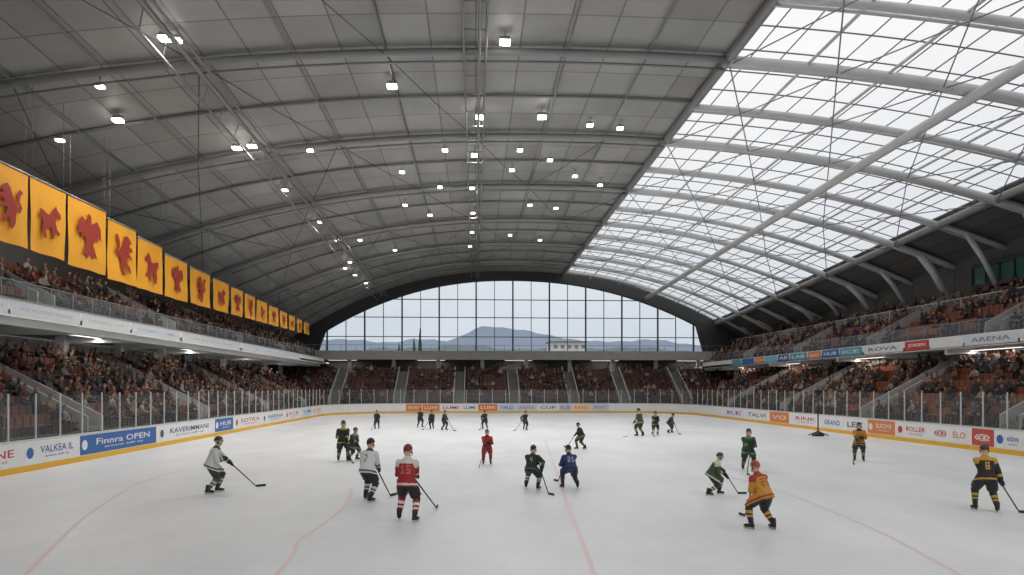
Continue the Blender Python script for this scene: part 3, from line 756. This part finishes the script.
    for sd in (-1,1):
        an=feet[sd]; zb=an.z-.15; R=Matrix.Rotation(-sd*.25,3,'Z')
        if zb<0.02: zb=0
        def fp(x,y,z): v=R@Vector((x,y,0)); return Vector((an.x+v.x,an.y+v.y,zb+z))
        out.tube([an+Vector((0,0,.12)),an+Vector((0,-.01,.04)),fp(0,-.02,.12),fp(0,-.02,.07)],[.062,.06,.058,.05],8,10)
        out.tube([fp(0,-.09,.085),fp(0,-.05,.09),fp(0,.05,.085),fp(0,.13,.075),fp(0,.185,.07)],[.03,.048,.046,.042,.022],8,10)
        M=Matrix.Translation((an.x,an.y,zb))@R.to_4x4()
        out.box(-.004,.004,-.11,.2,0,.025,9,M); out.box(-.012,.012,-.1,-.03,.02,.055,4,M); out.box(-.012,.012,.09,.17,.02,.055,4,M); out.box(-.008,.008,-.09,.16,.022,.03,4,M)
    out.tube([top-sx*.05,top.lerp(B,.5),B],[.018,.018,.017],10,6)
    bd=(hd+Vector((hd.y,-hd.x,0))*(-.5*side)).normalized(); 
    ring=[];fs=[]
    for k,t_ in enumerate(np.linspace(0,.32,5)):
        c=B+bd*t_+Vector((bd.y,-bd.x,0))*(.25*t_*t_*side); c.z=0
        n_=Vector((bd.y,-bd.x,0))*.008
        ring+=[c+n_+Vector((0,0,.004)),c+n_+Vector((0,0,.075)),c-n_+Vector((0,0,.075)),c-n_+Vector((0,0,.004))]
    for k in range(4):
        for j in range(4): fs.append((k*4+j,k*4+(j+1)%4,(k+1)*4+(j+1)%4,(k+1)*4+j))
    fs+=[(0,1,2,3),(19,18,17,16)]; out.add(ring,fs,10)
    ML=[cm(*jer,.75),cm(*trim,.75),cm(*pants,.7),cm(*sock,.8),cm(*sock2,.8),cm(205,160,135,.6),cm(*helm,.35),cm(*glove,.6),M_black,M_blade,cm(*stickc,.5),cm(*(numc or trim),.75),M_eye,cm(150,80,75,.6)]
    o=out.obj('hockey_player',ML)
    zmin=min(v[2] for v in out.v)
    o.location=(pos.x,pos.y,-zmin*s); o.rotation_euler=(0,0,-hr); o.scale=(s,s,s)
    return o
K=(30,30,33)
player(213,493,57,75,(256,487),.35,.08,.12,jer=(195,198,195),trim=(60,80,50),pants=(50,54,52),sock=(70,80,65),sock2=(180,180,170),helm=(28,40,34),stickc=K)
player(343,461,41,160,(352,463),.2,.05,.1,jer=(38,52,33),trim=(165,165,55),pants=K,sock=K,sock2=(160,160,60),helm=K)
player(353,460,33,120,(362,463),.4,.15,.1,jer=(60,75,60),trim=(150,160,140),pants=(50,60,50),sock=(50,55,50),helm=(40,60,50),near=False)
player(368,501,63,25,(388,497),.3,.06,.16,jer=(208,208,206),trim=(70,70,72),pants=(36,36,38),sock=(35,35,38),sock2=(190,190,190),helm=K,num='7',numc=(120,120,125),stickc=K)
player(407,521,77,12,(449,505),.15,.03,.1,.09,jer=(155,36,40),trim=(205,200,196),pants=(32,30,32),sock=(150,35,35),sock2=(215,215,212),helm=(105,30,30),num='15',numc=(180,95,94),yoke=True,stickc=K)
player(487,464,35,180,(478,468),.2,.05,.06,jer=(165,52,40),trim=(120,32,30),pants=(140,48,38),sock=(150,55,42),sock2=(105,30,28),helm=(130,50,38))
player(532,489,44,20,(556,499),.5,.22,.12,.12,jer=(32,38,34),trim=(60,110,70),pants=K,sock=K,sock2=(190,195,190),helm=K,num='4',numc=(130,150,130),stickc=K)
player(570,488,43,-10,(556,480),.55,.24,.14,.1,jer=(40,55,98),trim=(28,28,40),pants=K,sock=K,sock2=(45,60,105),helm=K,num='21',numc=(150,158,185))
player(581,449,26,-60,(567,447),.45,.1,.2,jer=(33,47,35),trim=(150,145,60),pants=K,sock=K,sock2=(140,140,60),helm=K,near=False)
player(640,436,28,-40,(622,438),.25,.05,.1,jer=(65,82,50),trim=(180,180,90),pants=(40,55,40),sock=K,sock2=(170,170,80),helm=K,stickc=(200,200,200),near=False)
player(655,435,24,180,(650,438),.2,.05,.05,jer=(40,50,25),trim=(150,150,60),pants=K,sock=K,helm=K,near=False)
player(670,433,20,90,(700,439),.6,.15,.2,jer=(28,30,38),trim=(60,90,70),pants=K,sock=K,helm=K,near=False)
player(714,495,42,100,(738,494),.55,.2,.22,.05,jer=(64,78,54),trim=(190,195,160),pants=K,sock=(32,32,32),sock2=(185,190,165),helm=(45,60,45),yoke=True)
player(748,470,42,190,(735,487),.3,.1,.1,jer=(42,66,42),trim=(110,140,80),pants=K,sock=K,sock2=(140,150,80),helm=K)
player(762,529,68,-25,(730,497),.5,.1,.14,.1,jer=(192,134,46),trim=(150,56,40),pants=K,sock=K,sock2=(195,148,62),helm=(150,62,40),num='23',numc=(150,70,45),yoke=True,stickc=K)
player(859,461,39,-150,(848,466),.15,.04,.06,jer=(176,124,44),trim=(64,34,28),pants=K,sock=K,sock2=(185,140,55),helm=K)
player(986,511,67,20,(1018,513),.25,.05,.14,.08,jer=(40,32,32),trim=(180,142,50),pants=K,sock=K,sock2=(185,150,60),helm=(60,45,35),num='8',numc=(180,145,60),yoke=True,stickc=K)
for a in [(377,429,19,180,None,(34,34,38)),(420,427,16,150,(412,429),(40,34,38)),(432,429,17,200,None,(34,34,38)),(444,430,20,120,(462,432),(38,38,44)),(485,429,17,-20,(478,431),(30,30,34)),(525,430,18,30,(512,431),(30,30,34))]:
    player(a[0],a[1],max(a[2],19),a[3],a[4],.25,.05,.1,jer=a[5],trim=(75,75,80),pants=K,sock=K,sock2=(110,110,110),helm=K,near=False)
mb=MB(); p,_=ground(818,436)
mb.tube([(p.x,p.y,0),(p.x,p.y,2.9)],.045,0,8); mb.tube([(p.x,p.y,0),(p.x,p.y,.12),(p.x,p.y,.35)],[.4,.38,.05],0,12)
for a in (0,2.1,4.2): mb.tube([(p.x,p.y,.3),(p.x+.7*math.cos(a),p.y+.7*math.sin(a),.035)],.035,0,6)
mb.box(p.x-.2,p.x+.2,p.y-.08,p.y+.08,2.8,3.0,0)
mb.obj('camera_stand',[M_black])

# ---------------------------------------------------------------- world
w=bpy.data.worlds.new('overcast_sky'); sc.world=w; w.use_nodes=True; nt=w.node_tree; bg=nt.nodes['Background']
tc=nt.nodes.new('ShaderNodeTexCoord'); sp=nt.nodes.new('ShaderNodeSeparateXYZ'); nt.links.new(tc.outputs['Generated'],sp.inputs[0])
n=nt.nodes.new('ShaderNodeTexNoise'); n.inputs['Scale'].default_value=2.5; n.inputs['Detail'].default_value=5
nt.links.new(tc.outputs['Generated'],n.inputs['Vector'])
cr=nt.nodes.new('ShaderNodeValToRGB'); cr.color_ramp.elements[0].position=.0; cr.color_ramp.elements[0].color=C(202,210,220); cr.color_ramp.elements[1].position=.4; cr.color_ramp.elements[1].color=C(254,254,254)
ma=nt.nodes.new('ShaderNodeMath'); ma.operation='MULTIPLY_ADD'; ma.inputs[1].default_value=.25; nt.links.new(n.outputs['Fac'],ma.inputs[0]); 
m2=nt.nodes.new('ShaderNodeMath'); m2.operation='SUBTRACT'; m2.inputs[1].default_value=.12; nt.links.new(sp.outputs[2],m2.inputs[0]); nt.links.new(m2.outputs[0],ma.inputs[2])
nt.links.new(ma.outputs[0],cr.inputs[0]); nt.links.new(cr.outputs[0],bg.inputs['Color']); bg.inputs['Strength'].default_value=1.1
